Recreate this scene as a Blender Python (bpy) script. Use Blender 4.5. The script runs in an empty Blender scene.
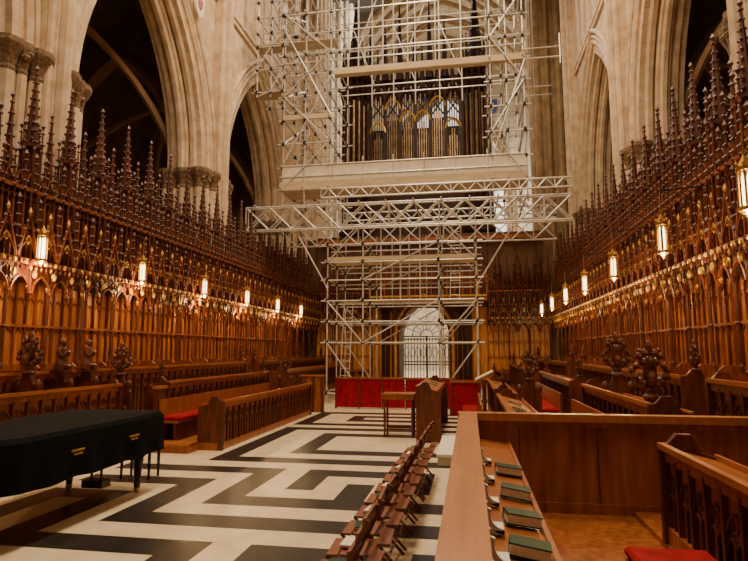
import bpy, math, random
from mathutils import Matrix, Vector
random.seed(7)
S=bpy.context.scene
pi=math.pi
# ---------------------------------------------------------------- materials
MATS={}
def mat(name,c1,c2=None,rough=.6,metal=0,scale=6,stretch=(1,1,1),emis=0,bump=0,spec=.5,course=0):
    m=bpy.data.materials.new(name);m.use_nodes=True;nt=m.node_tree;N=nt.nodes;L=nt.links
    b=N['Principled BSDF'];b.inputs['Roughness'].default_value=rough;b.inputs['Metallic'].default_value=metal
    b.inputs['Specular IOR Level'].default_value=spec
    if c2 is None:c2=tuple(x*.75 for x in c1)
    tc=N.new('ShaderNodeTexCoord');mp=N.new('ShaderNodeMapping');mp.inputs['Scale'].default_value=stretch
    L.new(tc.outputs['Object'],mp.inputs['Vector'])
    nz=N.new('ShaderNodeTexNoise');nz.inputs['Scale'].default_value=scale;nz.inputs['Detail'].default_value=5
    L.new(mp.outputs[0],nz.inputs['Vector'])
    cr=N.new('ShaderNodeValToRGB');cr.color_ramp.elements[0].position=.32;cr.color_ramp.elements[1].position=.68
    cr.color_ramp.elements[0].color=(*c2,1);cr.color_ramp.elements[1].color=(*c1,1)
    L.new(nz.outputs['Fac'],cr.inputs[0]);out=cr.outputs[0]
    if course:
        sx=N.new('ShaderNodeSeparateXYZ');L.new(tc.outputs['Object'],sx.inputs[0])
        a=N.new('ShaderNodeMath');a.operation='DIVIDE';a.inputs[1].default_value=course;L.new(sx.outputs['Z'],a.inputs[0])
        f=N.new('ShaderNodeMath');f.operation='FRACT';L.new(a.outputs[0],f.inputs[0])
        g=N.new('ShaderNodeMath');g.operation='LESS_THAN';g.inputs[1].default_value=.06;L.new(f.outputs[0],g.inputs[0])
        h=N.new('ShaderNodeMath');h.operation='MULTIPLY';h.inputs[1].default_value=.35;L.new(g.outputs[0],h.inputs[0])
        mx=N.new('ShaderNodeMixRGB');mx.blend_type='MIX';mx.inputs[2].default_value=(*[x*.5 for x in c2],1)
        L.new(h.outputs[0],mx.inputs[0]);L.new(out,mx.inputs[1]);out=mx.outputs[0]
    L.new(out,b.inputs['Base Color'])
    if emis:
        b.inputs['Emission Color'].default_value=(*c1,1);b.inputs['Emission Strength'].default_value=emis
    if bump:
        bp=N.new('ShaderNodeBump');bp.inputs['Strength'].default_value=bump;bp.inputs['Distance'].default_value=.02
        L.new(nz.outputs['Fac'],bp.inputs['Height']);L.new(bp.outputs[0],b.inputs['Normal'])
    MATS[name]=m
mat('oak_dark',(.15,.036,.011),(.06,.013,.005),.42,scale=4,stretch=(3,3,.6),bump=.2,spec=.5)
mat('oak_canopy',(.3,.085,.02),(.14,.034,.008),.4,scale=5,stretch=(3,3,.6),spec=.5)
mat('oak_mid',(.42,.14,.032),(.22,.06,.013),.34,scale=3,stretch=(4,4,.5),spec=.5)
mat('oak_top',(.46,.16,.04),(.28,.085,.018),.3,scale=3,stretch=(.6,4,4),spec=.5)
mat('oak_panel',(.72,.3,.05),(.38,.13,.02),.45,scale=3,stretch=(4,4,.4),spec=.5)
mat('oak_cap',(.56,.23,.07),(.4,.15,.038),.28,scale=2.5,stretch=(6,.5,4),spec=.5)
mat('gilding',(1,.62,.13),(.5,.23,.035),.35,metal=.5,scale=12)
mat('stone',(.78,.6,.41),(.52,.37,.23),.85,scale=2.2,bump=.3,course=.42)
mat('stone_plain',(.8,.62,.43),(.54,.39,.25),.85,scale=2.5,bump=.2)
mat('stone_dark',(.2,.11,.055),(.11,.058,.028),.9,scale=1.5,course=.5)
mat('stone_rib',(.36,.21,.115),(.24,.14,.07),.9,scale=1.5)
mat('stone_pale',(.76,.68,.56),(.55,.47,.36),.85,scale=1.2,course=.6)
mat('stone_brown',(.42,.29,.16),(.25,.165,.085),.85,scale=2)
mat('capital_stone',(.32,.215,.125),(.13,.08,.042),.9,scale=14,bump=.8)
mat('marble_cream',(.88,.74,.5),(.72,.58,.37),.3,scale=3,spec=.4)
mat('marble_black',(.035,.03,.026),(.016,.014,.012),.32,scale=4,spec=.4)
mat('red_cloth',(.4,.006,.014),(.22,.003,.007),.9,scale=9,bump=.2,spec=.2)
mat('black_cloth',(.007,.007,.008),(.0035,.0035,.004),.9,scale=5,bump=.4,spec=.12)
mat('black_lacquer',(.01,.01,.01),(.008,.008,.008),.2)
mat('brass',(.8,.5,.15),(.6,.35,.1),.3,metal=.9)
mat('book_green',(.012,.06,.024),(.006,.03,.012),.45,scale=20,spec=.25)
mat('paper',(.9,.84,.7),(.8,.74,.6),.8,scale=30)
mat('tube_steel',(.74,.72,.67),(.5,.48,.44),.4,metal=.35,scale=3)
mat('board',(.64,.51,.34),(.5,.39,.25),.8,scale=2,stretch=(.5,3,3))
mat('netting',(.8,.74,.63),(.7,.63,.52),.9,scale=3)
mat('pipe_tin',(.3,.2,.1),(.12,.07,.035),.35,metal=.5,scale=3)
mat('organ_case',(.05,.014,.006),(.02,.006,.003),.5,scale=5,spec=.3)
mat('lamp_glass',(1,.74,.36),(1,.74,.36),.5,emis=8)
mat('window_glass',(.97,.95,.9),(.42,.45,.47),.5,emis=.85,scale=1.5)
mat('aisle_glass',(.1,.09,.09),(.05,.045,.045),.3)
mat('iron',(.03,.03,.03),(.02,.02,.02),.5,metal=.5)
mat('shield_red',(.5,.05,.04),(.4,.03,.03),.6)
mat('shield_blue',(.05,.1,.35),(.03,.06,.25),.6)

# ---------------------------------------------------------------- mesh builder
class MB:
    def __init__(s):
        s.v=[];s.f=[];s.m=[];s.mats=[];s.M=Matrix()
    def at(s,x=0,y=0,z=0,rz=0,ry=0,rx=0):
        s.M=Matrix.Translation((x,y,z))@Matrix.Rotation(rz,4,'Z')@Matrix.Rotation(ry,4,'Y')@Matrix.Rotation(rx,4,'X');return s
    def add(s,vs,fs,mt):
        if mt not in s.mats:s.mats.append(mt)
        k=s.mats.index(mt);o=len(s.v)
        M=s.M
        s.v+=[tuple(M@Vector(p)) for p in vs]
        for f in fs:s.f.append([i+o for i in f]);s.m.append(k)
    def box(s,x0,x1,y0,y1,z0,z1,mt):
        s.add([(x0,y0,z0),(x1,y0,z0),(x1,y1,z0),(x0,y1,z0),(x0,y0,z1),(x1,y0,z1),(x1,y1,z1),(x0,y1,z1)],
              [(0,3,2,1),(4,5,6,7),(0,1,5,4),(1,2,6,5),(2,3,7,6),(3,0,4,7)],mt)
    def prism(s,poly,ext,mt):
        n=len(poly);e=Vector(ext)
        vs=[tuple(p) for p in poly]+[tuple(Vector(p)+e) for p in poly]
        fs=[list(range(n))[::-1],list(range(n,2*n))]+[(i,(i+1)%n,n+(i+1)%n,n+i) for i in range(n)]
        s.add(vs,fs,mt)
    def lathe(s,cx,cy,prof,mt,n=8,ph=0):
        vs=[];fs=[]
        for r,z in prof:
            for i in range(n):
                a=2*pi*i/n+ph;vs.append((cx+r*math.cos(a),cy+r*math.sin(a),z))
        for j in range(len(prof)-1):
            for i in range(n):
                fs.append((j*n+i,j*n+(i+1)%n,(j+1)*n+(i+1)%n,(j+1)*n+i))
        fs.append(list(range(n))[::-1]);fs.append([(len(prof)-1)*n+i for i in range(n)])
        s.add(vs,fs,mt)
    def tube(s,pts,r,mt,n=4,closed=False):
        P=[Vector(p) for p in pts];k=len(P);vs=[];fs=[]
        for i in range(k):
            if closed:t=P[(i+1)%k]-P[i-1]
            else:t=P[min(i+1,k-1)]-P[max(i-1,0)]
            if t.length<1e-9:t=Vector((0,0,1))
            t.normalize();u=Vector((0,1,0)) if abs(t.y)<.9 else Vector((1,0,0))
            a=t.cross(u).normalized();b=t.cross(a)
            for j in range(n):
                q=2*pi*(j+.5)/n;vs.append(tuple(P[i]+a*(r*math.cos(q))+b*(r*math.sin(q))))
        rng=k if closed else k-1
        for i in range(rng):
            for j in range(n):
                i2=(i+1)%k
                fs.append((i*n+j,i*n+(j+1)%n,i2*n+(j+1)%n,i2*n+j))
        if not closed:
            fs.append(list(range(n)));fs.append([(k-1)*n+j for j in range(n)][::-1])
        s.add(vs,fs,mt)
    def blob(s,cx,cy,cz,rx,ry,rz,mt,n=8,k=5):
        vs=[(cx,cy,cz-rz)];fs=[]
        for j in range(1,k):
            p=-pi/2+pi*j/k
            for i in range(n):
                a=2*pi*i/n;vs.append((cx+rx*math.cos(p)*math.cos(a),cy+ry*math.cos(p)*math.sin(a),cz+rz*math.sin(p)))
        vs.append((cx,cy,cz+rz));T=len(vs)-1
        for i in range(n):
            fs.append((0,1+(i+1)%n,1+i));fs.append((T,T-n+i,T-n+(i+1)%n))
        for j in range(k-2):
            for i in range(n):
                a=1+j*n;fs.append((a+i,a+(i+1)%n,a+n+(i+1)%n,a+n+i))
        s.add(vs,fs,mt)
    def octa(s,x,y,z,r,h,mt):
        s.add([(x-r,y,z),(x,y-r,z),(x+r,y,z),(x,y+r,z),(x,y,z-h),(x,y,z+h)],
              [(0,1,5),(1,2,5),(2,3,5),(3,0,5),(1,0,4),(2,1,4),(3,2,4),(0,3,4)],mt)
    def spire(s,x,y,z0,z1,r,mt,lv=7,n=6):
        h=z1-z0
        s.lathe(x,y,[(r,z0),(r*1.25,z0+.02),(r*1.25,z0+.05),(r,z0+.07),(r*.12,z1)],mt,n)
        for k in range(lv):
            t=(k+.5)/lv;rr=r*(1-t*.88)+.012
            c=.022+.022*(1-t)*(r/.15)
            for q in range(4):
                a=pi/4+q*pi/2
                s.octa(x+rr*math.cos(a),y+rr*math.sin(a),z0+.07+t*(h-.1),c,c*1.2,mt)
        s.octa(x,y,z1,.05,.09,mt)
    def cushion(s,x0,x1,y0,y1,z0,z1,mt):
        b=min(.03,(z1-z0)/3)
        vs=[];rings=[(b,z0),(0,z0+b),(0,z1-b),(b,z1)]
        for o,z in rings:vs+=[(x0+o,y0+o,z),(x1-o,y0+o,z),(x1-o,y1-o,z),(x0+o,y1-o,z)]
        fs=[(3,2,1,0),(12,13,14,15)]
        for j in range(3):
            for i in range(4):fs.append((j*4+i,j*4+(i+1)%4,j*4+4+(i+1)%4,j*4+4+i))
        s.add(vs,fs,mt)
    def obj(s,name,smooth=False,loc=(0,0,0),rz=0):
        me=bpy.data.meshes.new(name);me.from_pydata(s.v,[],s.f)
        for m in s.mats:me.materials.append(MATS[m])
        me.polygons.foreach_set('material_index',s.m)
        if smooth:me.polygons.foreach_set('use_smooth',[True]*len(s.f))
        me.update()
        o=bpy.data.objects.new(name,me);S.collection.objects.link(o);o.location=loc;o.rotation_euler=(0,0,rz)
        return o
def parch(x0,x1,z,k=1.,n=6):
    a=(x1-x0)/2;R=k*2*a;c=R-a;th=math.acos(c/R)
    L=[(x0+R-R*math.cos(th*i/n),z+R*math.sin(th*i/n)) for i in range(n+1)]
    Rr=[(x0+x1-p[0],p[1]) for p in L[:-1]][::-1]
    return L+Rr

# ---------------------------------------------------------------- floor
CX=-1.95;XL=-9.9;XR=6.0
rows=["00011111111","00010000000","11110111110","00000100010","11111101010","10000001010","10111111011","10100000000",
"10101111111","10101000000","11101011111","00001010001","11111010101","00000010100","11111110111","00000000000",
"00011111111","00010000000","00010011111","00010010000","00010010000","00010010000","00010010000","00010011111",
"00010000000","00011111111","00000000000","00011111111","00010000000","00010011111","00010010000","00010011111","00010000000","00011111111"]
ux,uy=.42,.46;fx0,fy0=-6.06,2.6
NX,NY=21,len(rows)
fb=MB()
xsn=[-18]+[fx0+i*ux for i in range(NX+1)]+[14]
ysn=[-8]+[fy0+j*uy for j in range(NY+1)]+[60]
vs=[(x,y,0) for y in ysn for x in xsn];W_=len(xsn)
fc=[];fk=[]
for j in range(len(ysn)-1):
    for i in range(len(xsn)-1):
        blk=False
        if 0<j<len(ysn)-2 and 0<i<len(xsn)-2:
            c=i-1;c=c if c<=10 else 20-c
            blk=rows[j-1][c]=='1'
        (fk if blk else fc).append((j*W_+i,j*W_+i+1,(j+1)*W_+i+1,(j+1)*W_+i))
fb.add(vs,fc,'marble_cream');fb.mats.append('marble_black')
for f in fk:fb.f.append(list(f));fb.m.append(1)
fb.box(-18,14,-8,60,-.2,-.02,'stone_pale')
fb.obj('floor')

# ---------------------------------------------------------------- arcade
def arcade(name,xc,side):
    mb=MB();mb.at(xc,0,0,pi/2)
    sg=-side
    P=[-6.3,2.1,10.5,18.9,27.3];hw=1.0;T=.65;top=22;sp=8.35
    for i in range(4):
        a=P[i]+hw;b=P[i+1]-hw
        A=parch(a,b,sp,1.1,12)
        A=[(a,sp)]+A[1:-1]+[(b,sp)]
        for yy in(-T,T):
            vs=[];fs=[]
            for x,z in A:vs+=[(x,yy,z),(x,yy,top)]
            for k in range(len(A)-1):fs.append((2*k,2*k+2,2*k+3,2*k+1))
            mb.add(vs,fs,'stone')
        vs=[];fs=[]
        for x,z in A:vs+=[(x,-T,z),(x,T,z)]
        for k in range(len(A)-1):fs.append((2*k,2*k+1,2*k+3,2*k+2))
        mb.add(vs,fs,'stone')
        def off(d,yy,r,mt='stone_plain'):
            AA=parch(a-d,b+d,sp,(1.1*2*(b-a)/2+d)/(b-a+2*d),14)
            mb.tube([(x,yy,z) for x,z in AA],r,mt,6)
        for q in(-1,1):
            off(-.12,q*.12,.10);off(-.02,q*.36,.13);off(.2,q*.55,.12,'stone');off(.42,q*.66,.12);off(.62,q*.70,.08);off(.85,q*.72,.11)
        off(-.22,0,.12)
    for p in P:
        mb.box(p-hw,p+hw,-T,T,0,top,'stone')
        for k in range(20):
            t=2*pi*k/20;r=.17 if k%2==0 else .1
            ux=max(-1,min(1,1.35*math.cos(t)))*1.02;uy=max(-1,min(1,1.35*math.sin(t)))*.78
            mb.lathe(p+ux,uy,[(r,0),(r,7.9)],'stone_plain',8)
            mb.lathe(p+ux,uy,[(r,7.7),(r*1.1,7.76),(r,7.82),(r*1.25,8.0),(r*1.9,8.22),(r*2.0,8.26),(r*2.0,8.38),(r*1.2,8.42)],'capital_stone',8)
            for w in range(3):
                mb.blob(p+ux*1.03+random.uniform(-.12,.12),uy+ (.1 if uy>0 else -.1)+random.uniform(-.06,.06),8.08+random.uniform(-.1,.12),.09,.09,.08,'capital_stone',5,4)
        for dx,r in((-.3,.09),(-.12,.1),(.12,.1),(.3,.09),(0,.16)):
            mb.lathe(p+dx,sg*(.95+(.12 if dx==0 else 0)),[(r,0),(r,top)],'stone_plain',8)
        mb.box(p-.36,p+.36,min(sg*.6,sg*.98),max(sg*.6,sg*.98),8.4,top,'stone_plain')
    for z in(15.2,15.5):mb.box(-7,28.3,-.75,.75,z,z+.14,'stone_plain')
    x=-6
    while x<27:
        mb.box(x,x+.14,-.72,.72,15.6,21,'stone_plain');x+=1.05
    mb.obj(name)
arcade('wall_left',XL,1)
arcade('wall_right',XR,-1)
def shield(x,y,z,rz,s=1,c='shield_red'):
    mb=MB();mb.at(x,y,z,rz)
    pl=[(-.3*s,0,.35*s),(.3*s,0,.35*s),(.3*s,0,-.05*s),(.2*s,0,-.28*s),(0,0,-.45*s),(-.2*s,0,-.28*s),(-.3*s,0,-.05*s)]
    mb.prism(pl,(0,-.08,0),'paper' if c=='shield_red' else 'shield_blue')
    mb.prism([(p[0]*.45,p[1]-.085,p[2]*.45) for p in pl],(0,-.02,0),'shield_red' if c=='shield_red' else 'gilding')
    mb.obj('heraldic_shield')
shield(XL+.86,16.8,13.9,pi/2,1.1);shield(XR-.86,16.8,13.9,-pi/2,1.1)
for x,c in((-6.6,'shield_red'),(-4,'shield_blue'),(.2,'shield_red'),(2.7,'shield_blue')):
    shield(x,57.6,29.5 if abs(x-CX)<3 else 27.5,0,2.2,c)

def aisle(name,xc,side):
    mb=MB()
    xi=xc-side*.66;xo=xc-side*6.3
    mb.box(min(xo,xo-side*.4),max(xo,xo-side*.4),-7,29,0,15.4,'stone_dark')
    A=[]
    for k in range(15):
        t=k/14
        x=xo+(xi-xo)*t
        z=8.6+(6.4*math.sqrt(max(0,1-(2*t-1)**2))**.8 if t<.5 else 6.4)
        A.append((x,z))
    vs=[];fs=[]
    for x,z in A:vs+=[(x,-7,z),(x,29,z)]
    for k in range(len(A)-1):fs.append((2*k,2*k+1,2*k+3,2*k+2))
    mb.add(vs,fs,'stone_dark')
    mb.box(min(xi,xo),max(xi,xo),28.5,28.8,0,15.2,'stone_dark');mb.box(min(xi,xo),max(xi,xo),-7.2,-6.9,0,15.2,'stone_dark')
    P=[-6.3,2.1,10.5,18.9,27.3]
    Q=parch(min(xi,xo),max(xi,xo),8.5,1.05,8)
    for y in P:
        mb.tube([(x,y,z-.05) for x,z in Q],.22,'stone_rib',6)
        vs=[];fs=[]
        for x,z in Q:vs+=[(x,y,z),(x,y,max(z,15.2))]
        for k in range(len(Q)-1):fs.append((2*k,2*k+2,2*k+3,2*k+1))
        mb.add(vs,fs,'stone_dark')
        mb.lathe(xo+side*.1,y,[(.35,0),(.35,8.2),(.5,8.4)],'stone_rib',10)
    for i in range(4):
        for fl in(0,1):
            n=len(Q)-1;pts=[]
            for k,(x,z) in enumerate(Q):
                t=k/n;t=t if fl==0 else 1-t
                pts.append((x,P[i]+8.4*t,z-.08))
            mb.tube(pts,.13,'stone_rib',6)
        mb.tube([((xi+xo)/2,P[i],Q[8][1]-.1),((xi+xo)/2,P[i+1],Q[8][1]-.1)],.1,'stone_rib',6)
        m=P[i]+4.2
        for q in(-1.4,0,1.4):
            W=parch(m+q-.55,m+q+.55,8.2+(.8 if q==0 else 0),1.2,5)
            pl=[(xo+side*.03,m+q-.55,3.2)]+[(xo+side*.03,y,z) for y,z in W]+[(xo+side*.03,m+q+.55,3.2)]
            mb.prism(pl,(side*.02,0,0),'aisle_glass')
            mb.tube(pl,.09,'stone_rib',5)
    mb.obj(name)
aisle('wall_aisle_left',XL,1);aisle('wall_aisle_right',XR,-1)

# ---------------------------------------------------------------- crossing + west end
def cluster(cx,cy,rx,ry,z0,z1,mt,n=18,r=.2):
    mb=MB()
    mb.box(cx-rx*.9,cx+rx*.9,cy-ry*.9,cy+ry*.9,z0,z1,mt)
    for k in range(n):
        t=2*pi*k/n;ux=max(-1,min(1,1.3*math.cos(t)))*rx;uy=max(-1,min(1,1.3*math.sin(t)))*ry
        rr=r if k%2==0 else r*.6
        mb.lathe(cx+ux,cy+uy,[(rr*1.5,z0),(rr*1.5,z0+.5),(rr,z0+.8),(rr,z1)],mt,8)
    mb.obj('crossing_pier')
cluster(-10.1,30.9,1.7,1.5,0,30,'stone_plain',26,.2)
cluster(5.9,30.9,2.1,1.5,0,30,'stone_brown',26,.2)
cluster(-10.6,42.7,1.6,1.5,0,30,'stone_pale',22,.22)
cluster(6.8,42.7,1.6,1.5,0,30,'stone_pale',22,.22)
mb=MB()
for x0,x1 in((-24,-23.4),(19.4,20)):
    mb.box(x0,x1,29,46,0,32,'stone_pale')
mb.box(-24,-12.4,44.6,45.2,0,32,'stone_pale');mb.box(8.6,20,44.6,45.2,0,32,'stone_pale')
mb.box(-24,-12.1,29.2,29.8,0,32,'stone_pale');mb.box(8.3,20,29.2,29.8,0,32,'stone_pale')
mb.obj('wall_transept')
mb=MB()
yw=58;a,b=-8.0,4.1;sp=19
A=parch(a,b,sp,.95,14)
for yy in(yw,yw+1):
    vs=[];fs=[]
    A2=[(a,sp)]+A[1:-1]+[(b,sp)]
    for x,z in A2:vs+=[(x,yy,z),(x,yy,40)]
    for k in range(len(A2)-1):fs.append((2*k,2*k+2,2*k+3,2*k+1))
    mb.add(vs,fs,'stone_pale')
mb.box(-13,a,yw,yw+1,0,40,'stone_pale');mb.box(b,9.5,yw,yw+1,0,40,'stone_pale');mb.box(a,b,yw,yw+1,0,9,'stone_pale')
for d in(0,.35,.7):
    mb.tube([(a-d,yw-.1,9)]+[(x,yw-.15*d-.1,z) for x,z in parch(a-d,b+d,sp,.95,14)]+[(b+d,yw-.1,9)],.17,'stone_brown',6)
n=8;w=(b-a)/n
for i in range(1,n):mb.box(a+i*w-.13,a+i*w+.13,yw-.1,yw+.4,9,sp+1.5,'stone_brown')
for i in range(n):
    mb.tube([(x,yw+.1,z) for x,z in parch(a+i*w,a+(i+1)*w,sp-1,1,5)],.12,'stone_brown',5)
    for zz in(12.5,16):mb.tube([(x,yw+.1,z) for x,z in parch(a+i*w,a+(i+1)*w,zz-1.2,1,4)],.09,'stone_brown',5)
for i in range(0,n,2):mb.tube([(x,yw+.1,z) for x,z in parch(a+i*w,a+(i+2)*w,sp,1,6)],.15,'stone_brown',5)
for i in range(0,n,4):mb.tube([(x,yw+.1,z) for x,z in parch(a+i*w,a+(i+4)*w,sp+.5,1,8)],.18,'stone_brown',5)
for cx,cz,r in((CX,sp+6.4,1.5),(CX-2,sp+4,.8),(CX+2,sp+4,.8)):
    mb.tube([(cx+r*math.cos(t*pi/8),yw+.1,cz+r*math.sin(t*pi/8)) for t in range(16)],.14,'stone_brown',5,True)
mb.obj('wall_west')
mb=MB()
mb.prism([(a,yw+.5,9)]+[(x,yw+.5,z) for x,z in A]+[(b,yw+.5,9)],(0,.05,0),'window_glass');mb.obj('window_1')
mb=MB()
for sx in(-11.2,7.3):
    mb.box(sx-.4,sx+.4,45.2,58,0,32,'stone_pale')
    for y in(47,50,53,56):
        for q in(-.3,0,.3):mb.lathe(sx+(.5 if sx<0 else -.5),y+q,[(.16,0),(.16,26)],'stone_pale',8)
        for z in(9,17):mb.box(sx-.55,sx+.55,45.2,58,z,z+.3,'stone_pale')
mb.obj('wall_nave')
mb=MB()
A=parch(-11.2,7.3,22,.75,10)
vs=[];fs=[]
for x,z in A:vs+=[(x,45.2,z),(x,58,z)]
for k in range(len(A)-1):fs.append((2*k,2*k+1,2*k+3,2*k+2))
mb.add(vs,fs,'stone_pale')
for y in(45.4,47,50,53,56):mb.tube([(x,y,z-.1) for x,z in A],.25,'stone_brown',6)
for y in(45.4,50):
    for fl in(0,1):
        mb.tube([(x,y+5*((k/(len(A)-1)) if fl else 1-k/(len(A)-1)),z-.1) for k,(x,z) in enumerate(A)],.18,'stone_brown',6)
mb.obj('ceiling')

# ---------------------------------------------------------------- pulpitum screen
mb=MB()
y0,y1=29.4,31.6;dx0,dx1=-3.65,-1.05;dm=(dx0+dx1)/2
mb.box(-8.2,dx0,y0,y1,0,8,'stone_dark');mb.box(dx1,3.75,y0,y1,0,8,'stone_dark')
mb.box(-9.2,-8.2,29.3,29.38,0,8,'stone_dark');mb.box(3.75,5.2,29.3,29.38,0,8,'stone_dark')
A=parch(dx0,dx1,2.7,.8,8)
A=[(dx0,2.7)]+A[1:-1]+[(dx1,2.7)]
for yy in(y0,y1):
    vs=[];fs=[]
    for x,z in A:vs+=[(x,yy,z),(x,yy,8)]
    for k in range(len(A)-1):fs.append((2*k,2*k+2,2*k+3,2*k+1))
    mb.add(vs,fs,'stone_dark')
vs=[];fs=[]
for x,z in A:vs+=[(x,y0,z),(x,y1,z)]
for k in range(len(A)-1):fs.append((2*k,2*k+1,2*k+3,2*k+2))
mb.add(vs,fs,'stone_dark')
mb.box(-8.2,3.75,y0,y1,8,8.15,'oak_dark')
for d in(.05,.2,.34):mb.tube([(dx0-d,y0-.05,0)]+[(x,y0-.05,z) for x,z in parch(dx0-d,dx1+d,2.7,.8,8)]+[(dx1+d,y0-.05,0)],.08,'gilding' if d==.2 else 'oak_dark',6)
for x in(-4.45,-4.2,-.5,-.25,0):
    mb.lathe(x,y0-.25,[(.15,0),(.15,.4),(.1,.5),(.1,3.9),(.17,4.1),(.17,4.2)],'organ_case',8)
for x0,x1 in((-5.1,-4.05),(-.65,.9)):
    mb.box(x0,x1,y0-.1,y0,0,4.2,'oak_panel')
    k=x0
    while k<x1:mb.box(k,k+.06,y0-.16,y0-.08,0,4.2,'oak_mid');k+=.38
mb.box(-5.1,.9,y0-.9,y0,4.5,4.75,'oak_mid');mb.box(-5.1,.9,y0-.95,y0-.85,4.72,4.8,'gilding')
mb.box(-5.1,.9,y0-.1,y0,4.2,8,'oak_dark')
k=-5.1
while k<.95:
    mb.box(k-.03,k+.03,y0-.85,y0-.78,4.8,5.7,'oak_mid')
    mb.tube([(x,y0-.8,z) for x,z in parch(k,k+.4,5.3,1,4)],.02,'oak_mid',4)
    mb.box(k-.04,k+.04,y0-.2,y0-.1,5.7,8,'oak_mid')
    mb.spire(k,y0-.3,6.4,7.9,.07,'oak_dark',5)
    k+=.4
mb.box(-5.1,.95,y0-.9,y0-.75,5.65,5.78,'oak_top')
mb.box(-8.1,3.7,y0-.5,y0-.1,7.7,7.9,'oak_mid')
mb.obj('pulpitum_screen')
mb=MB();yg=31.3
k=dx0+.1
while k<dx1:
    mb.tube([(k,yg,0),(k,yg,2.7)],.028,'iron',4);k+=.17
for z in(.1,1.2,1.35,2.6,2.75):mb.box(dx0,dx1,yg-.02,yg+.02,z,z+.06,'iron')
k=dx0+.16
while k<dx1-.2:
    mb.tube([(k+.13*math.cos(t*pi/5),yg-.03,1.9+.3*math.sin(t*pi/5)) for t in range(10)],.022,'iron',4,True);k+=.32
mb.box(dm-.05,dm+.05,yg-.04,yg+.04,0,2.8,'iron')
for t in range(1,8):
    a_=pi*t/8;mb.tube([(dm+.35*math.cos(a_),yg,2.8+.35*math.sin(a_)),(dm+1.2*math.cos(a_),yg,2.8+1.15*math.sin(a_))],.025,'iron',4)
for rr in(.35,.8):mb.tube([(dm+rr*math.cos(pi*t/12),yg,2.8+rr*math.sin(pi*t/12)) for t in range(13)],.03,'iron',4)
mb.obj('door_1')

# ---------------------------------------------------------------- organ
mb=MB();yo=30.4
mb.M=Matrix.Translation((-2.8,0,8.17))@Matrix.Diagonal((1.07,1,1.12,1))@Matrix.Translation((2.8,0,-8.17))
mb.box(-6.4,.8,yo,yo+1.2,8.17,11,'organ_case')
mb.box(-6.6,1.0,yo-.15,yo+1.2,10.9,11.15,'organ_case')
def ptower(cx):
    for z in(8.2,11.1,16.4):
        mb.lathe(cx,yo,[(.7,z),(.9,z+.12),(.9,z+.3),(.7,z+.5)],'organ_case',8,pi/8)
    mb.lathe(cx,yo+.15,[(.6,8.3),(.6,16.8)],'organ_case',8)
    for k in range(7):
        a=pi+pi/7*(k+.5)
        mb.lathe(cx+.62*math.cos(a),yo+.62*math.sin(a),[(.03,11.5),(.085,11.9),(.085,14.6+.7*math.sin((k+.5)*pi/7))],'pipe_tin',8)
        mb.octa(cx+.68*math.cos(a),yo+.68*math.sin(a),12.2,.03,.08,'gilding')
    for k in range(8):
        a=pi+pi/7*k;mb.lathe(cx+.72*math.cos(a),yo+.72*math.sin(a),[(.055,8.4),(.055,16.7)],'organ_case',5)
        mb.spire(cx+.72*math.cos(a),yo+.72*math.sin(a),16.8,18.4,.1,'organ_case',5)
        mb.octa(cx+.7*math.cos(a),yo+.7*math.sin(a),15.9,.2,.7,'organ_case')
    mb.spire(cx,yo,16.9,21.0,.46,'organ_case',10)
ptower(-6.0);ptower(.4)
xs=[-5.2,-4.4,-3.6,-2.8,-2.0,-1.2,-.4]
for i in range(6):
    u0,u1=xs[i],xs[i+1];n=6
    h=[13.9,15.1,14.4,14.4,15.1,13.9][i]
    mb.box(u0-.1,u0+.1,yo-.05,yo+.15,8.2,16.6,'organ_case')
    mb.spire(u0,yo,16.4,19.6+(1. if i in(2,4) else 0),.22,'organ_case',8)
    mb.spire((u0+u1)/2,yo,15.9,18.4,.15,'organ_case',6)
    # solid lower case behind the pipe feet, open carved head above
    mb.box(u0,u1,yo+.22,yo+.3,11,13.9+(.5 if i in(1,4) else 0),'organ_case')
    for k in range(n):
        x=u0+(u1-u0)*(k+.75)/(n+.5);t=abs(k-2.5)/2.5
        mb.lathe(x,yo+.1,[(.02,11.3),(.05,11.7),(.05,h-.9*t)],'pipe_tin',6)
        mb.lathe(x,yo+.14,[(.028,h-1.2),(.028,16.2-.4*t)],'organ_case',5)
    for zz,kk,rr in((15.2,1,.11),(15.8,.8,.11)):
        mb.tube([(x,yo,z) for x,z in parch(u0,u1,zz,kk,6)],rr,'organ_case',5)
    mb.tube([(x,yo-.03,z) for x,z in parch(u0,u1,h-.2,.7,6)],.05,'gilding',5)
    mb.box(u0,u1,yo-.03,yo+.08,11.35,11.6,'organ_case')
    mb.tube([(u0+.1,yo,15.3),(u1-.1,yo,14.5)],.05,'organ_case')
    mb.tube([(u1-.1,yo,15.3),(u0+.1,yo,14.5)],.05,'organ_case')
    for q in range(3):
        mb.octa(u0+(q+.5)*(u1-u0)/3,yo-.02,15.6,.09,.4,'organ_case')
mb.box(-.5,-.3,yo-.05,yo+.15,8.2,16.6,'organ_case')
mb.box(-5.2,-.4,yo-.05,yo+.1,16.15,16.5,'organ_case')
mb.obj('pipe_organ')

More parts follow.
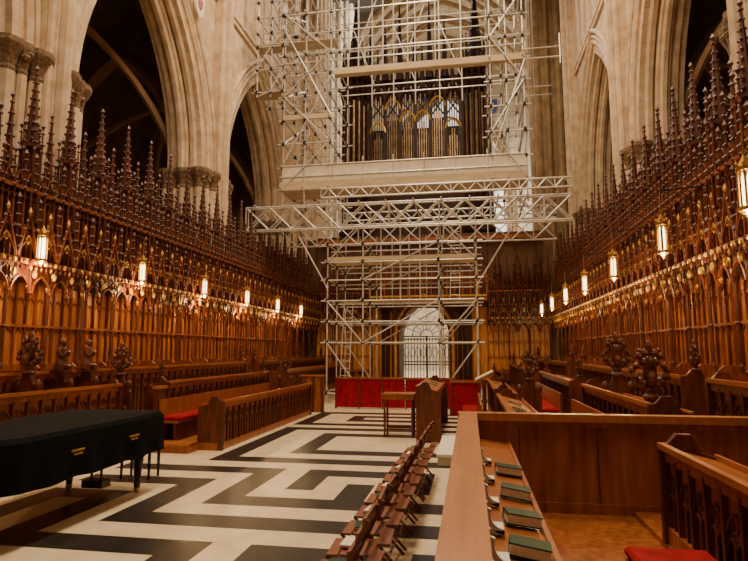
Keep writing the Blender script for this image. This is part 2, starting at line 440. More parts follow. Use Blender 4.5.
# ---------------------------------------------------------------- canopied stalls (one bay, arrayed)
def bay_mesh():
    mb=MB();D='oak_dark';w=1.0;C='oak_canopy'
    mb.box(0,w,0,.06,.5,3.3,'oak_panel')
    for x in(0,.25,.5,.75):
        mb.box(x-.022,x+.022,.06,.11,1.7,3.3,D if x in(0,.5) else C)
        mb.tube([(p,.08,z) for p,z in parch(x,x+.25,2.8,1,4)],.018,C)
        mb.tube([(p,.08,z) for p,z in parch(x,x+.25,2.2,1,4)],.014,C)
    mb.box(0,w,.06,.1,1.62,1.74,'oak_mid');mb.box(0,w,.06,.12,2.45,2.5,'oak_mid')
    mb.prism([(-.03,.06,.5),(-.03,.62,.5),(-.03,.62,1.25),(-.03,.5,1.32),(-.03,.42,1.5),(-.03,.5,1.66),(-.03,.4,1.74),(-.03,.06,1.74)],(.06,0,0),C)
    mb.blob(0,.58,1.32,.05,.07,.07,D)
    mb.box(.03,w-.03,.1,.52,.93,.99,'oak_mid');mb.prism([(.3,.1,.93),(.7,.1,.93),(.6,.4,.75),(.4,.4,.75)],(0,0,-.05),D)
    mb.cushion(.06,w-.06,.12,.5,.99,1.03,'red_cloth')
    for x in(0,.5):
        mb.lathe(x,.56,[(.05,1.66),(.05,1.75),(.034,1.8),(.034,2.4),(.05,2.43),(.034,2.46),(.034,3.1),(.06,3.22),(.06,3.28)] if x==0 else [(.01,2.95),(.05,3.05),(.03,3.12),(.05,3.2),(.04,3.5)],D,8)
    for h0 in(0,.5):
        A=parch(h0+.03,h0+.47,3.05,.8,5)
        vs=[];fs=[]
        for x,z in A:vs+=[(x,.58,min(z,3.5)),(x,.58,3.55)]
        for k in range(len(A)-1):fs.append((2*k,2*k+2,2*k+3,2*k+1))
        mb.add(vs,fs,D)
        mb.tube([(x,.6,min(z,3.5)) for x,z in A],.026,C,5)
        for t in(2,8):mb.octa(A[t][0],.58,A[t][1]-.05,.04,.07,'gilding' if h0==0 else D)
    mb.box(0,w,0,.6,3.5,3.56,D)
    mb.box(0,w,.0,.72,3.56,3.66,C)
    for k in range(8):
        x=(k+.5)/8;mb.blob(x,.73,3.61,.045,.035,.05,'gilding' if k%2==0 else D,6,4)
        mb.octa(x,.74,3.5,.028,.06,'gilding' if k%4==1 else D)
    for x in(0,.5):
        mb.blob(x,.66,3.4,.045,.05,.09,'gilding',6,4)
    for x0,x1,h in((.0,.5,.8),(.5,1.,.8)):
        m=(x0+x1)/2
        mb.tube([(x0,.7,3.66),(m,.7,3.66+h),(x1,.7,3.66)],.03,C)
        mb.tube([(p,.7,z) for p,z in parch(x0+.05,x1-.05,3.68,.9,4)],.022,D)
        mb.tube([(m-.06,.7,4.0),(m,.7,4.08),(m+.06,.7,4.0),(m,.7,3.92)],.014,'gilding',4,True)
        for t in(.2,.4,.6,.8):
            for sgn in(-1,1):mb.octa(m+sgn*.25*(1-t),.7,3.7+h*t,.035,.045,D)
        mb.octa(m,.7,3.72+h,.04,.1,'gilding')
        mb.spire(x0,.68,3.66,4.75,.04,D,5,4)
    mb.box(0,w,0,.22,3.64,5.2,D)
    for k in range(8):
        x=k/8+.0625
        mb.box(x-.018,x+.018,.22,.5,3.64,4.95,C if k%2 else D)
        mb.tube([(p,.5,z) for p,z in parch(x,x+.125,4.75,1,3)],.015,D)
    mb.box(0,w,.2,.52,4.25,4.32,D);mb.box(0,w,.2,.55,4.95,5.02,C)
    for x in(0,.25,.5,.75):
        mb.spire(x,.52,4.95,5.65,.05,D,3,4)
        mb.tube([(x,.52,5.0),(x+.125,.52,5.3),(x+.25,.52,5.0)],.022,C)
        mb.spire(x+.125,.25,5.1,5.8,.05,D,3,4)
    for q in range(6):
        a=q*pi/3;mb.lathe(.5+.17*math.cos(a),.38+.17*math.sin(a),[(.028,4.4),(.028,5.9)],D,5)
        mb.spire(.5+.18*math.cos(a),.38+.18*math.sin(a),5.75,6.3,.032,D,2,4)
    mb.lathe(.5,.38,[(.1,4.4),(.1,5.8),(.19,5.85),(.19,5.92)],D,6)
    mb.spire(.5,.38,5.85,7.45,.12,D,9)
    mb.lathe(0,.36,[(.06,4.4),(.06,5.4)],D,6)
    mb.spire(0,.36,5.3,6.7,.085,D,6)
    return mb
mb=bay_mesh()
def stall_row(n,loc,rz):
    o=mb.obj('canopied_choir_stalls',False,loc,rz)
    m=o.modifiers.new('Array','ARRAY');m.count=n;m.use_relative_offset=False;m.use_constant_offset=True
    m.constant_offset_displace=(1,0,0)
    return o
stall_row(28,(-8.6,28.6,0),-pi/2)
stall_row(28,(4.7,.6,0),pi/2)
stall_row(3,(-5.1,29.3,0),pi)
stall_row(3,(3.95,29.3,0),pi)

# ---------------------------------------------------------------- platforms
mb=MB()
mb.box(-6.45,-5.05,10.9,17.5,0,.15,'oak_mid')
mb.box(-7.4,-6.45,1,29,0,.3,'oak_mid');mb.box(-8.6,-7.4,1,29,0,.5,'oak_mid')
mb.obj('stall_platform')
mb=MB()
mb.box(.12,1.68,-1,17.5,0,.25,'oak_mid')
mb.box(1.68,2.9,-1,29,0,.3,'oak_mid');mb.box(2.9,4.7,-1,29,0,.5,'oak_mid')
mb.obj('stall_platform')

# ---------------------------------------------------------------- desks with tracery
def poppy(mb,x,y,z,s,mt='oak_dark'):
    mb.lathe(x,y,[(.07*s,z),(.085*s,z+.03*s),(.045*s,z+.06*s),(.06*s,z+.1*s),(.04*s,z+.13*s)],mt,8)
    mb.blob(x,y,z+.28*s,.07*s,.06*s,.14*s,mt)
    for sx in(-1,1):
        for k,(dx,dz,r) in enumerate(((.05,.14,.045),(.1,.17,.05),(.145,.22,.045),(.16,.28,.038),(.13,.32,.034),(.06,.36,.045),(.1,.42,.04),(.085,.47,.028),(.04,.45,.04))):
            mb.blob(x+sx*dx*s,y+(.01 if k%2 else -.01)*s,z+dz*s,r*s,r*.9*s,r*s,mt,7,4)
        mb.blob(x,y+sx*.06*s,z+.2*s,.05*s,.05*s,.08*s,mt);mb.blob(x,y+sx*.05*s,z+.36*s,.04*s,.04*s,.06*s,mt)
    mb.blob(x,y,z+.5*s,.04*s,.04*s,.08*s,mt)
def figure(mb,x,y,z,s,mt='oak_dark'):
    mb.box(x-.13*s,x+.13*s,y-.1*s,y+.1*s,z,z+.05*s,mt)
    mb.lathe(x,y,[(.12*s,z+.05*s),(.11*s,z+.14*s),(.07*s,z+.24*s),(.085*s,z+.33*s),(.07*s,z+.4*s),(.03*s,z+.43*s)],mt,10)
    mb.blob(x+.1*s,y,z+.1*s,.1*s,.07*s,.055*s,mt)
    mb.blob(x+.03*s,y,z+.49*s,.05*s,.045*s,.062*s,mt,8,6)
    mb.blob(x+.005*s,y,z+.51*s,.055*s,.055*s,.055*s,mt)
    for q in(-1,1):
        mb.tube([(x,y+q*.075*s,z+.37*s),(x+.06*s,y+q*.07*s,z+.28*s),(x+.13*s,y+q*.012*s,z+.35*s)],.024*s,mt,6)
def desk(L,h,base,loc,rz,ends=True,books=0,name='choir_desk',pop=1.,cush=True,bookmat='paper',seat=True,seath=.41):
    mb=MB();w='oak_mid';H=h
    mb.box(0,L,.03,.07,base,H-.05,w)
    mb.box(0,L,-.02,.1,base,base+.14,w);mb.box(0,L,-.01,.08,H-.14,H-.04,w)
    n=max(1,int(round(L/.3)));p=L/n
    for i in range(n+1):
        mb.box(i*p-.018,i*p+.018,-.015,.04,base+.1,H-.1,'oak_dark')
    zt=H-.14-.3
    for i in range(n):
        x0,x1=i*p+.018,(i+1)*p-.018;m=(x0+x1)/2
        mb.tube([(x,.01,z) for x,z in parch(x0,x1,zt,.8,4)],.014,'oak_dark')
        mb.tube([(x,.01,z) for x,z in parch(x0,m,zt-.08,.9,3)],.01,'oak_dark')
        mb.tube([(x,.01,z) for x,z in parch(m,x1,zt-.08,.9,3)],.01,'oak_dark')
        mb.box(m-.008,m+.008,0,.04,base+.14,zt,'oak_dark')
        mb.tube([(m+.045*math.cos(t*pi/3),.01,zt+.11+.045*math.sin(t*pi/3)) for t in range(6)],.01,'oak_dark',4,True)
    mb.prism([(0,-.05,H),(0,-.05,H-.04),(0,.42,H-.16),(0,.42,H-.12)],(L,0,0),'oak_top')
    mb.box(0,L,.41,.44,H-.2,H-.07,'oak_top');mb.box(0,L,-.06,-.0,H-.03,H+.02,'oak_top')
    mb.box(0,L,.1,.38,H-.4,H-.37,w)
    if ends:
        for x in(0,L):
            mb.prism([(x-.035,-.05,base),(x-.035,.5,base),(x-.035,.5,H-.12),(x-.035,.3,H-.06),(x-.035,.22,H+.1),(x-.035,.1,H+.1),(x-.035,.03,H+.02),(x-.035,-.05,H)],(.07,0,0),'oak_dark')
            if pop:poppy(mb,x,.16,H+.08,pop)
    if seat:
        mb.box(0,L,.95,1.35,base+seath-.05,base+seath,w);mb.box(0,L,1.0,1.05,base,base+seath-.05,'oak_dark')
        mb.box(0,L,1.34,1.39,base,base+seath+.42,w)
        if cush:mb.cushion(.02,L-.02,.92,1.33,base+seath,base+seath+.09,'red_cloth')
    for k in range(books):
        bx=.25+k*(L-.5)/max(1,books-1)+random.uniform(-.06,.06)
        M0=mb.M.copy()
        mb.M=M0@Matrix.Translation((bx,.18,H-.075))@Matrix.Rotation(-.25,4,'X')@Matrix.Rotation(random.uniform(-.2,.2),4,'Z')
        if random.random()<.55:
            mb.box(-.08,.08,-.11,.11,.0,.008,bookmat);mb.box(-.075,.075,-.105,.105,.008,.03,'paper');mb.box(-.08,.08,-.11,.11,.03,.038,bookmat)
        else:
            mb.box(-.1,.1,-.14,.14,0,.012,'paper')
        mb.M=M0
    return mb.obj(name,False,loc,rz)
Lr=pi/2;Rr=-pi/2
desk(6.4,.97,.0,(-5,10.95,0),Lr,books=6,pop=.0,seath=.56)
desk(6.1,1.33,.15,(-6.42,11.3,0),Lr,books=7,pop=.7,seat=False)
desk(8.0,1.33,.3,(-6.95,2.4,0),Lr,books=8,pop=.0,seat=False)
desk(16.5,1.62,.5,(-7.45,1.5,0),Lr,books=16,pop=.9,seat=False)
desk(9.2,1.62,.5,(-7.45,19.2,0),Lr,books=8,pop=.9,seat=False)
desk(9.2,1.33,.3,(-6.5,19.2,0),Lr,books=8,pop=.8,seat=False)
desk(4.3,1.15,.25,(.55,11.4,0),Rr,books=12,bookmat='book_green',pop=0,seat=True)
desk(4.6,1.15,.25,(.55,17.4,0),Rr,books=6,bookmat='book_green',pop=.7,seat=True)
desk(4.1,1.15,.3,(1.72,5.6,0),Rr,books=0,pop=0,seat=False)
desk(3.9,1.38,.3,(2.05,10.9,0),Rr,books=8,pop=0,seat=False)
desk(5.0,1.38,.3,(2.05,17.2,0),Rr,books=8,pop=.8,seat=False)
desk(9.3,1.38,.3,(1.95,28.3,0),Rr,books=8,pop=.8,seat=False)
desk(6.6,1.62,.5,(3.1,8.1,0),Rr,books=12,pop=0,seat=False)
desk(8.2,1.62,.5,(3.1,17.2,0),Rr,books=10,pop=.8,seat=False)
desk(9.2,1.62,.5,(3.1,28.3,0),Rr,books=8,pop=.9,seat=False)
desk(3.6,1.2,.0,(-1.15,16.2,0),Rr,books=5,bookmat='book_green',pop=0,seat=True)

for (x,y,h,s,fg) in((2.35,8.0,1.38,1.35,0),(2.4,9.9,1.6,1.25,0),(1.2,12.2,1.4,1.1,0),(-7.2,10.75,1.5,1.2,0),(-7.25,9.75,1.62,1.1,1),(-7.25,9.05,1.62,1.1,1),(-7.25,8.3,1.62,1.25,0),(-6.0,17.9,1.3,1.0,0)):
    mb=MB();mb.at(x,y,0)
    mb.prism([(-.25,0,.3),(.25,0,.3),(.25,0,h-.35),(.12,0,h-.15),(.07,0,h),(-.07,0,h),(-.12,0,h-.15),(-.25,0,h-.35)],(0,.08,0),'oak_dark')
    for q in(-1,1):mb.blob(q*.2,.04,h-.2,.07,.06,.1,'oak_dark')
    for q in range(3):mb.tube([(p,-.01,z) for p,z in parch(-.2+q*.135,-.07+q*.135,h-.75,1,3)],.012,'oak_mid')
    (figure if fg else poppy)(mb,0,.04,h-.02,s)
    mb.obj('carved_pew_end')

# ---------------------------------------------------------------- foreground stall
mb=MB()
mb.box(-.13,.06,1.3,6.62,1.25,1.31,'oak_cap');mb.box(-.1,-.04,1.3,6.6,.0,1.25,'oak_mid')
mb.box(-.04,.04,1.3,6.6,.9,1.25,'oak_mid')
y=1.5
while y<6.7:
    mb.box(-.13,-.09,y-.05,y+.05,0,1.25,'oak_mid');y+=.85
mb.box(-.14,-.09,1.3,6.6,0,.15,'oak_mid');mb.box(-.13,-.09,1.3,6.6,1.1,1.25,'oak_mid')
mb.prism([(.04,1.3,1.02),(.4,1.3,.97),(.4,1.3,.94),(.04,1.3,.99)],(0,5.3,0),'oak_top')
mb.box(.39,.42,1.3,6.6,.93,.99,'oak_top')
mb.box(.04,.09,1.3,6.6,.25,1.0,'oak_mid')
mb.box(-.13,3.0,6.6,6.66,.25,1.22,'oak_mid');mb.box(-.15,3.02,6.55,6.72,1.22,1.3,'oak_cap')
for x in(.52,1.35,2.2,2.95):mb.box(x-.006,x+.006,6.594,6.6,.25,1.22,'oak_dark')
mb.box(.1,3,6.58,6.6,.25,.36,'oak_mid');mb.box(.1,3,6.57,6.6,1.16,1.22,'oak_mid')
mb.obj('front_choir_stall')
mb=MB()
mb.box(1.05,1.62,1.2,4.4,.5,.55,'oak_mid');mb.box(1.1,1.14,1.3,4.3,.25,.5,'oak_mid');mb.box(1.5,1.54,1.3,4.3,.25,.5,'oak_mid')
mb.cushion(1.05,1.6,1.2,4.42,.55,.63,'red_cloth')
mb.obj('cushioned_bench')
for k,(y,x,r) in enumerate(((4.85,.25,.1),(4.12,.25,-.1),(3.5,.24,.14),(2.98,.23,-.06),(2.5,.24,.1))):
    mb=MB();w_,d_,h_=.1,.07,.055
    mb.box(-w_,w_,-d_,d_,0,.006,'book_green')
    mb.box(-w_+.006,w_-.006,-d_+.004,d_-.004,.006,h_,'paper')
    mb.box(-w_,w_,-d_,d_,h_,h_+.007,'book_green')
    mb.prism([(-w_,d_-.004,0),(-w_,d_+.006,.012),(-w_,d_+.006,h_-.006),(-w_,d_-.004,h_+.007)],(2*w_,0,0),'book_green')
    o=mb.obj('hymn_book',False,(x+.035,y,1.004));o.rotation_euler=(0,.142,r)
for y in(5.1,4.4,3.75,3.2,2.72):
    mb=MB();pts=[]
    for t in range(9):
        a=-pi/2+t/8*pi*.62
        pts.append((.1+.1*math.cos(a+pi),0,.1+.1*math.sin(a)))
    inner=[(.1+(p[0]-.1)*.72,0,.1+(p[2]-.1)*.72) for p in pts[::-1]]
    mb.prism(pts+inner,(0,.03,0),'paper')
    mb.prism([(0,0,.0),(.1,0,.0),(.1,0,.02),(0,0,.02)],(0,.16,0),'paper')
    o=mb.obj('service_sheet',False,(.062,y,1.025))

# ---------------------------------------------------------------- folding chairs row
def chair():
    mb=MB();w='oak_canopy'
    for y in(-.2,.2):
        mb.tube([(-.2,y,0),(.22,y,.86)],.016,'oak_dark',4)
        mb.tube([(.2,y*.92,0),(-.22,y*.92,.44)],.016,'oak_dark',4)
    for k in range(4):
        x=-.22+k*.1;mb.box(x,x+.085,-.19,.19,.43+k*.003,.448+k*.003,w)
    for z in(.58,.7,.8):
        t=z/.86;x=-.2+.42*t
        mb.box(x-.012,x+.012,-.2,.2,z,z+.07,w)
    mb.box(.17,.27,-.19,.19,.52,.54,w)
    mb.tube([(-.13,-.2,.14),(-.13,.2,.14)],.011,w,4)
    mb.tube([(.13,-.19,.15),(.13,.19,.15)],.011,w,4)
    return mb
cm=None
y=4.1;i=0
while y<9.6:
    if cm is None:
        o=chair().obj('folding_wooden_chair');cm=o.data
    else:
        o=bpy.data.objects.new('folding_wooden_chair',cm);S.collection.objects.link(o)
    o.location=(-.92+.05*(y-4)/1.2*.5,y,0);o.rotation_euler=(0,0,random.uniform(-.04,.04))
    mb=MB();mb.box(-.07,.07,-.1,.1,0,.006,'book_green');mb.box(-.068,.066,-.096,.096,.006,.022,'paper');mb.box(-.07,.07,-.1,.1,.022,.028,'paper' if i%2 else 'book_green')
    b=mb.obj('service_booklet',False,(o.location.x-.06,y+random.uniform(-.04,.04),.459),random.uniform(-.3,.3))
    y+=.5;i+=1

mb=MB();mb.box(-.6,-.2,10.2,12.4,0,.16,'marble_cream');mb.box(-.62,-.18,10.18,12.42,.14,.19,'paper');mb.obj('lit_floor_box')  # pale slab standing in for brightly lit cream floor and a white box
mb=MB()
mb.box(-2.05,-1.3,13.2,13.75,.96,1.0,'oak_top')
for x in(-2.0,-1.35):
    for yy in(13.25,13.7):mb.lathe(x,yy,[(.03,0),(.022,.1),(.03,.5),(.022,.6),(.03,.96)],'oak_dark',6)
mb.box(-2.0,-1.35,13.24,13.28,.15,.2,'oak_dark');mb.box(-2.0,-1.35,13.67,13.71,.15,.2,'oak_dark');mb.box(-2.03,-1.32,13.22,13.26,.86,.96,'oak_mid')
mb.obj('side_table')
mb=MB();mb.at(.28,12.15,0)
mb.lathe(0,0,[(.13,.25),(.13,.3),(.05,.36),(.04,.9),(.07,.95),(.04,1.0),(.04,1.3),(.08,1.38)],'oak_dark',8)
mb.prism([(-.2,-.25,1.32),(.2,-.25,1.52),(.2,-.25,1.56),(-.2,-.25,1.36)],(0,.5,0),'oak_mid')
mb.prism([(-.18,-.23,1.38),(.18,-.23,1.56),(.18,-.23,1.59),(-.18,-.23,1.41)],(0,.22,0),'paper')
mb.prism([(-.18,.01,1.38),(.18,.01,1.56),(.18,.01,1.59),(-.18,.01,1.41)],(0,.22,0),'paper')
mb.obj('lectern')

mb=MB()
x=-4.65
while x<-.55:
    mb.box(x,x+.78,19.4,19.46,.05,1.02,'red_cloth');mb.box(x-.02,x+.02,19.36,19.5,0,1.08,'oak_dark')
    for k in range(6):mb.tube([(x+.08+k*.125,19.39,.06),(x+.08+k*.125,19.385,1.0)],.018,'red_cloth',5)
    x+=.82
mb.box(-4.65,-.5,19.36,19.5,1.02,1.08,'oak_mid')
mb.obj('red_curtained_barrier')
mb=MB()
mb.box(-5.5,-4.75,18.1,18.2,0,1.15,'oak_mid');mb.box(-5.55,-4.7,18.05,18.25,1.15,1.2,'oak_top')
for x in(-5.45,-5.1,-4.8):mb.box(x-.04,x+.04,18.07,18.12,0,1.15,'oak_dark')
mb.obj('panelled_stall_end')
mb=MB();mb.box(-.6,.25,17.9,18.0,0,1.0,'red_cloth');mb.box(-.65,.3,17.85,18.05,1.0,1.06,'oak_mid')
mb.box(-.65,-.58,17.85,18.05,0,1.0,'oak_dark');mb.box(.23,.3,17.85,18.05,0,1.0,'oak_dark');mb.obj('red_curtained_barrier')

mb=MB();mb.box(-6.3,-5.45,10.5,10.88,0,.16,'oak_mid');mb.box(-6.3,-5.45,10.46,10.88,.14,.18,'oak_top');mb.obj('wooden_step')
mb=MB()
mb.box(-6.5,-6.4,10.9,11.25,.3,1.2,'oak_dark');mb.box(-6.52,-6.38,10.88,11.26,1.2,1.26,'oak_top')
mb.obj('panelled_stall_end')

# ---------------------------------------------------------------- grand piano under a cover
out=[(-4.5,7.85),(-4.47,7.0),(-4.48,6.0),(-4.5,5.2),(-4.62,4.95),(-4.9,4.82),(-5.15,4.9),(-5.35,5.2),(-5.5,5.7),(-5.75,6.2),(-5.98,6.6),(-6.02,7.2),(-6.0,7.85),(-5.9,7.93),(-5.2,7.95),(-4.6,7.93)]
R=[]
for i in range(len(out)):
    p,q=out[i],out[(i+1)%len(out)];n=max(1,int(math.dist(p,q)/.09))
    for k in range(n):R.append((p[0]+(q[0]-p[0])*k/n,p[1]+(q[1]-p[1])*k/n))
cx,cy=-5.2,6.7;n=len(R);rings=[(.8,1.12,0),(.96,1.11,0),(1.0,1.06,0),(1.01,.9,.006),(1.015,.72,.02),(1.02,.56,.035)]
vs=[];fs=[]
for s_,z,wv in rings:
    for i,(x,y) in enumerate(R):
        a=s_+wv*math.sin(i*1.15)*.6
        vs.append((cx+(x-cx)*a,cy+(y-cy)*a,z+(.012*math.sin(i*.7) if z<.65 else 0)))
for j in range(len(rings)-1):
    for i in range(n):fs.append((j*n+i,(j+1)*n+i,(j+1)*n+(i+1)%n,j*n+(i+1)%n))
fs.append(list(range(n)))
mb=MB();mb.add(vs,fs,'black_cloth')
mb.prism([(cx+(x-cx)*.94,cy+(y-cy)*.96,.62) for x,y in R],(0,0,.36),'black_lacquer')
for x,y in((-4.72,7.6),(-5.8,7.6),(-4.95,5.2)):
    mb.lathe(x,y,[(.035,.04),(.045,.1),(.05,.14),(.045,.2),(.08,.5),(.095,.62),(.095,.7)],'black_lacquer',10)
    mb.lathe(x,y,[(.035,0),(.045,.03),(.045,.06),(.02,.1)],'brass',8)
for x in(-5.15,-5.3):mb.lathe(x,7.4,[(.02,.15),(.02,.7)],'black_lacquer',6)
mb.box(-5.38,-5.07,7.3,7.5,.1,.2,'black_lacquer')
for x in(-5.3,-5.22,-5.14):mb.box(x-.02,x+.02,7.5,7.62,.07,.09,'brass')
for yy in(5.85,6.95):
    for k in range(9):
        mb.box(-4.462,-4.445,yy+k*.024,yy+k*.024+.014,.86,.88,'gilding')
    for k in range(6):
        mb.box(-4.462,-4.445,yy+.04+k*.024,yy+.04+k*.024+.013,.82,.838,'gilding')
mb.obj('covered_grand_piano')
mb=MB();mb.box(-5.5,-4.95,8.3,8.65,.44,.52,'black_lacquer');mb.cushion(-5.5,-4.95,8.3,8.65,.52,.58,'black_cloth')
for x in(-5.46,-4.99):
    for y in(8.34,8.61):mb.lathe(x,y,[(.02,0),(.03,.44)],'black_lacquer',6)
mb.obj('piano_stool')

# ---------------------------------------------------------------- lanterns on brackets
def lantern(x,y,z,sd,reach):
    mb=MB()
    for zz in(-.25,.23):
        mb.lathe(0,0,[(.075,zz-.03),(.095,zz-.02),(.095,zz+.025),(.075,zz+.035)],'brass',12)
    for k in range(6):
        a=k*pi/3;mb.tube([(.088*math.cos(a),.088*math.sin(a),-.25),(.088*math.cos(a),.088*math.sin(a),.25)],.008,'brass',4)
        mb.octa(.088*math.cos(a),.088*math.sin(a),.29,.02,.05,'brass')
    for k in range(4):
        a=k*pi/2+.4;mb.lathe(.04*math.cos(a),.04*math.sin(a),[(.013,-.2),(.015,-.17),(.015,.12),(.006,.18)],'lamp_glass',6)
    mb.lathe(0,0,[(.08,.26),(.045,.33),(.012,.4),(.01,.8)],'brass',6)
    mb.tube([(0,0,.8),(sd*reach,0,.86)],.014,'iron',5);mb.tube([(sd*.1,0,.8),(sd*reach,0,.45)],.009,'iron',4)
    mb.lathe(0,0,[(.005,-.36),(.03,-.32),(.08,-.28)],'brass',8)
    o=mb.obj('hanging_lantern',False,(x,y,z))
    l=bpy.data.lights.new('lantern_light','POINT');l.energy=52;l.color=(1,.62,.28);l.shadow_soft_size=.07
    lo=bpy.data.objects.new('lantern_light',l);S.collection.objects.link(lo);lo.parent=o;lo.location=(.0,0,-.46)
for y in(8.9,12.1,15.3,18.5,21.7,24.9,5.7):lantern(-7.65,y,3.87,-1,.25)
for y in(6.95,9.85,13.1,16.3,19.5,22.7,25.9):lantern(3.2,y,3.87,1,.8)

# ---------------------------------------------------------------- scaffolding
mb=MB();St='tube_steel';r=.03
def T(a,b,rr=r):mb.tube([a,b],rr,St,5)
def grid(xs,ys,zs,z0,z1,diag=True,mid=True):
    for x in xs:
        for y in ys:
            T((x,y,z0),(x,y,z1))
    for z in zs:
        for y in ys:T((xs[0]-.25,y-.04,z),(xs[-1]+.25,y-.04,z))
        for x in xs:T((x-.04,ys[0]-.25,z+.05),(x-.04,ys[-1]+.25,z+.05))
        for x in xs:
            for y in ys:mb.box(x-.06,x+.04,y-.07,y+.04,z-.05,z+.09,'iron')
    if diag:
        zz=[z0]+list(zs)
        for i in range(len(zz)-1):
            for j in range(len(xs)-1):
                if (i+j)%2==0:T((xs[j],ys[0]-.08,zz[i]),(xs[j+1],ys[0]-.08,zz[i+1]))
                else:T((xs[j+1],ys[-1]+.08,zz[i]),(xs[j],ys[-1]+.08,zz[i+1]))
def truss(x0,x1,y,z0,z1,p,X=True):
    for z in(z0,z1):T((x0,y,z),(x1,y,z),.04)
    n=int((x1-x0)/p);p=(x1-x0)/n
    for i in range(n):
        a=x0+i*p
        if X:T((a,y,z0),(a+p,y,z1));T((a,y,z1),(a+p,y,z0))
        else:
            T((a,y,z0),(a+p/2,y,z1));T((a+p/2,y,z1),(a+p,y,z0))
        if i%2==0:T((a,y,z0),(a,y,z1))
def deck(x0,x1,y0,y1,z):
    y=y0
    while y<y1-.1:
        mb.box(x0,x1,y,y+.215,z,z+.04,'board');y+=.23
def ladder(x,y,z0,z1):
    T((x,y,z0),(x+.1,y+.5,z1),.02);T((x+.35,y,z0),(x+.45,y+.5,z1),.02)
    k=z0+.2
    while k<z1:
        t=(k-z0)/(z1-z0);T((x+.1*t,y+.5*t,k),(x+.35+.1*t,y+.5*t,k),.014);k+=.28
grid([-5.4,-4.0,-1.1,.3],[21,22.6,24.2],[.4,2.3,3.1,3.9,4.7,5.4,6.1],0,7.0,False)
for y in(20.92,24.28):
    T((-5.4,y,2.3),(-4,y,.4));T((.3,y,2.3),(-1.1,y,.4));T((-5.4,y,3.9),(-4,y,2.3));T((.3,y,3.9),(-1.1,y,2.3))
    T((-4,y,2.3),(-1.1,y,3.9));T((-1.1,y,6.1),(-4,y,4.7));T((-5.4,y,5.4),(-4,y,6.9));T((.3,y,5.4),(-1.1,y,6.9))
for x in(-3.3,-2.55,-1.8):T((x,21,3.9),(x,21,7));T((x,24.2,3.9),(x,24.2,7))
deck(-5.3,.3,21.1,22.2,5.45);deck(-5.3,.3,22.6,23.8,3.95);mb.box(-5.4,.3,20.93,20.96,5.45,5.6,'board')
ladder(-5.0,21.3,0,3.9);ladder(-.7,21.3,3.9,7)
for y in(20.7,20.95,24.4):truss(-8.7,3.75,y,6.72,7.65,.9)
for y in(20.6,24.6):truss(-5.6,3.8,y,7.9,8.25,.6,False)
x=-8.3
while x<3.8:T((x,20.5,7.7),(x,24.7,7.7));x+=1.05
ZS=[8.4,9.3,10.3,11.3,12.3,13.2,14.1,15.0,15.9,17.0]
grid([-7.3,-6.4,-5.35],[21,22.6,24.2],ZS,7.5,19,False)
grid([1.0,1.6,2.25],[21,24.2],ZS,7.5,19,False)
for i,(z0,z1) in enumerate(((8.4,10.3),(10.3,12.3),(12.3,14.1),(14.1,15.9),(15.9,17.6))):
    if i%2:T((-5.35,20.88,z0),(-7.3,20.88,z1));T((1.0,20.88,z0),(2.25,20.88,z1))
    else:T((-7.3,20.88,z0),(-5.35,20.88,z1));T((2.25,20.88,z0),(1.0,20.88,z1))
    T((-7.36,21,z0),(-7.36,24.2,z1));T((2.3,24.2,z0),(2.3,21,z1))
ladder(-6.9,21.3,8.5,11.3);ladder(1.6,21.3,8.5,11.3);ladder(-6.1,21.3,11.3,14)
deck(-7.4,2.3,21,22.4,8.35)
mb.box(-7.4,2.3,20.88,20.92,8.35,8.68,'board');mb.box(-7.3,2.2,20.92,20.94,8.7,9.35,'netting')
for z in(8.9,9.35):T((-7.4,20.9,z),(2.3,20.9,z))
x=-6.4
while x<2:T((x,20.9,8.3),(x,20.9,9.6));x+=1.2
deck(-5.2,2.3,21,21.3,13.1);mb.box(-5.2,2.3,20.9,20.94,13.1,13.36,'board')
for z in(13.75,14.15,15.0,15.9,16.6,17.3):
    for y in(20.95,24.2):T((-7.3,y,z),(2.3,y,z))
mb.box(-7.3,-5.3,20.9,20.94,11.3,11.5,'board')
for z in(13.1,13.5):T((2.2,20.95,z),(3.75,20.95,z));T((2.2,24.2,z),(3.75,24.2,z))
T((3.6,20.9,12.8),(3.6,20.9,14));
for x in(-4.2,-3.2,-2.2,-1.1,-.1):
    T((x,20.95,13.1),(x,20.95,19));T((x,24.2,13.1),(x,24.2,19))
for i,x in enumerate((-5.1,-4.2,-3.2,-2.1,-1.1)):
    T((x,21,14.2),(x+1.,21,17)) if i%2 else T((x+1,24.2,14.2),(x,24.2,17))
grid([-8.5,-7.9,-7.4],[21,22.6,24.2],[12.6,13.6,14.6,15.2,15.9,16.6],12.4,19)
deck(-8.6,-5.2,21,21.7,14.7);deck(-8.6,-7.3,21,21.6,12.6)
T((-5.35,21,11.4),(-5.35,21,13));T((1.0,20.9,9.3),(2.3,20.9,13.1));T((-7.3,20.9,9.4),(-5.3,20.9,13.1));T((-7.3,20.9,15.2),(-5.3,20.9,11.4))
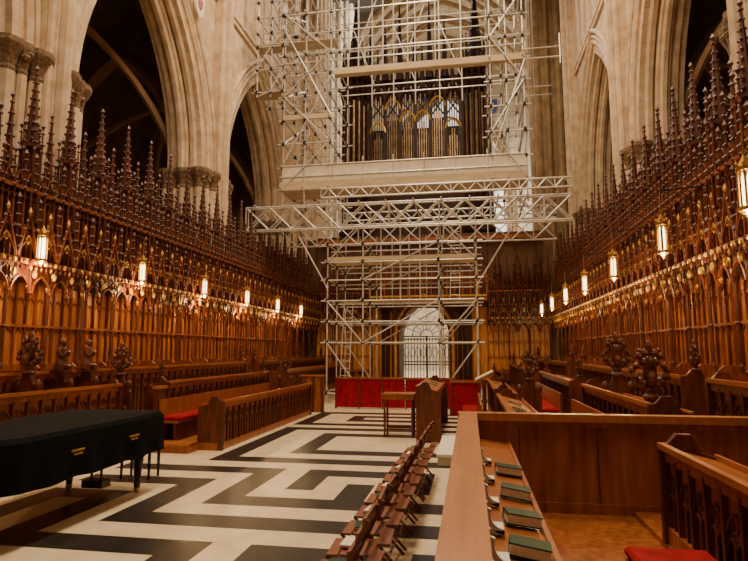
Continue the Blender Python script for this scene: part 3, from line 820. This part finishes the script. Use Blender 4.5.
T((-5.4,21,6.4),(-6.5,21,6.4));T((-6.6,21,6.5),(-5.4,21,4.4));T((1.6,21,6.5),(.3,21,4.4))
for x in(-5.4,-4.0,-1.1,.3):
    for y in(21,22.6,24.2):mb.box(x-.12,x+.12,y-.12,y+.12,0,.04,'board')
mb.obj('scaffolding')

# ---------------------------------------------------------------- lights
def area(loc,size,energy,col,rot=(0,0,0),sy=None):
    l=bpy.data.lights.new('unseen_area','AREA');l.energy=energy;l.color=col;l.size=size
    if sy:l.shape='RECTANGLE';l.size_y=sy
    o=bpy.data.objects.new('unseen_light',l);S.collection.objects.link(o);o.location=loc;o.rotation_euler=rot
W=(1,.76,.5)
for y,e in((3,1700),(11,1500),(19,1300)):area((CX,y,21),3,e,W)  # added overhead lights to brighten the choir, not real fixtures
for y in(8,15,22):
    area((-8.08,y,3.46),.12,42,(1,.62,.22),(0,math.radians(-25),0),6.6)
    area((4.18,y,3.46),.12,42,(1,.62,.22),(0,math.radians(25),0),6.6)
area((CX,38,31),9,5000,(1,.9,.76))  # added light to brighten the crossing
area((CX,51,24),6,3200,(1,.94,.86))  # added light to brighten the pale nave
area((-17,38,26),6,1600,(1,.88,.72));area((13,38,26),6,900,(1,.85,.66))  # added pair brightening the crossing from the transepts
area((CX,36,7.9),4,900,(.95,.97,1))  # added light behind the screen, brightens the view through the doorway
w=bpy.data.worlds.new('World');S.world=w;w.use_nodes=True
w.node_tree.nodes['Background'].inputs[0].default_value=(1,.78,.54,1);w.node_tree.nodes['Background'].inputs[1].default_value=.12

# ---------------------------------------------------------------- camera
c=bpy.data.cameras.new('Camera');co=bpy.data.objects.new('Camera',c);S.collection.objects.link(co)
c.sensor_width=36;c.lens=560/748*36;c.clip_start=.05;c.clip_end=300
th=math.radians(9.65);ph=math.radians(7.125)
F=Vector((-math.sin(th)*math.cos(ph),math.cos(th)*math.cos(ph),math.sin(ph)))
co.location=(0,0,2);co.rotation_euler=F.to_track_quat('-Z','Y').to_euler()
S.camera=co
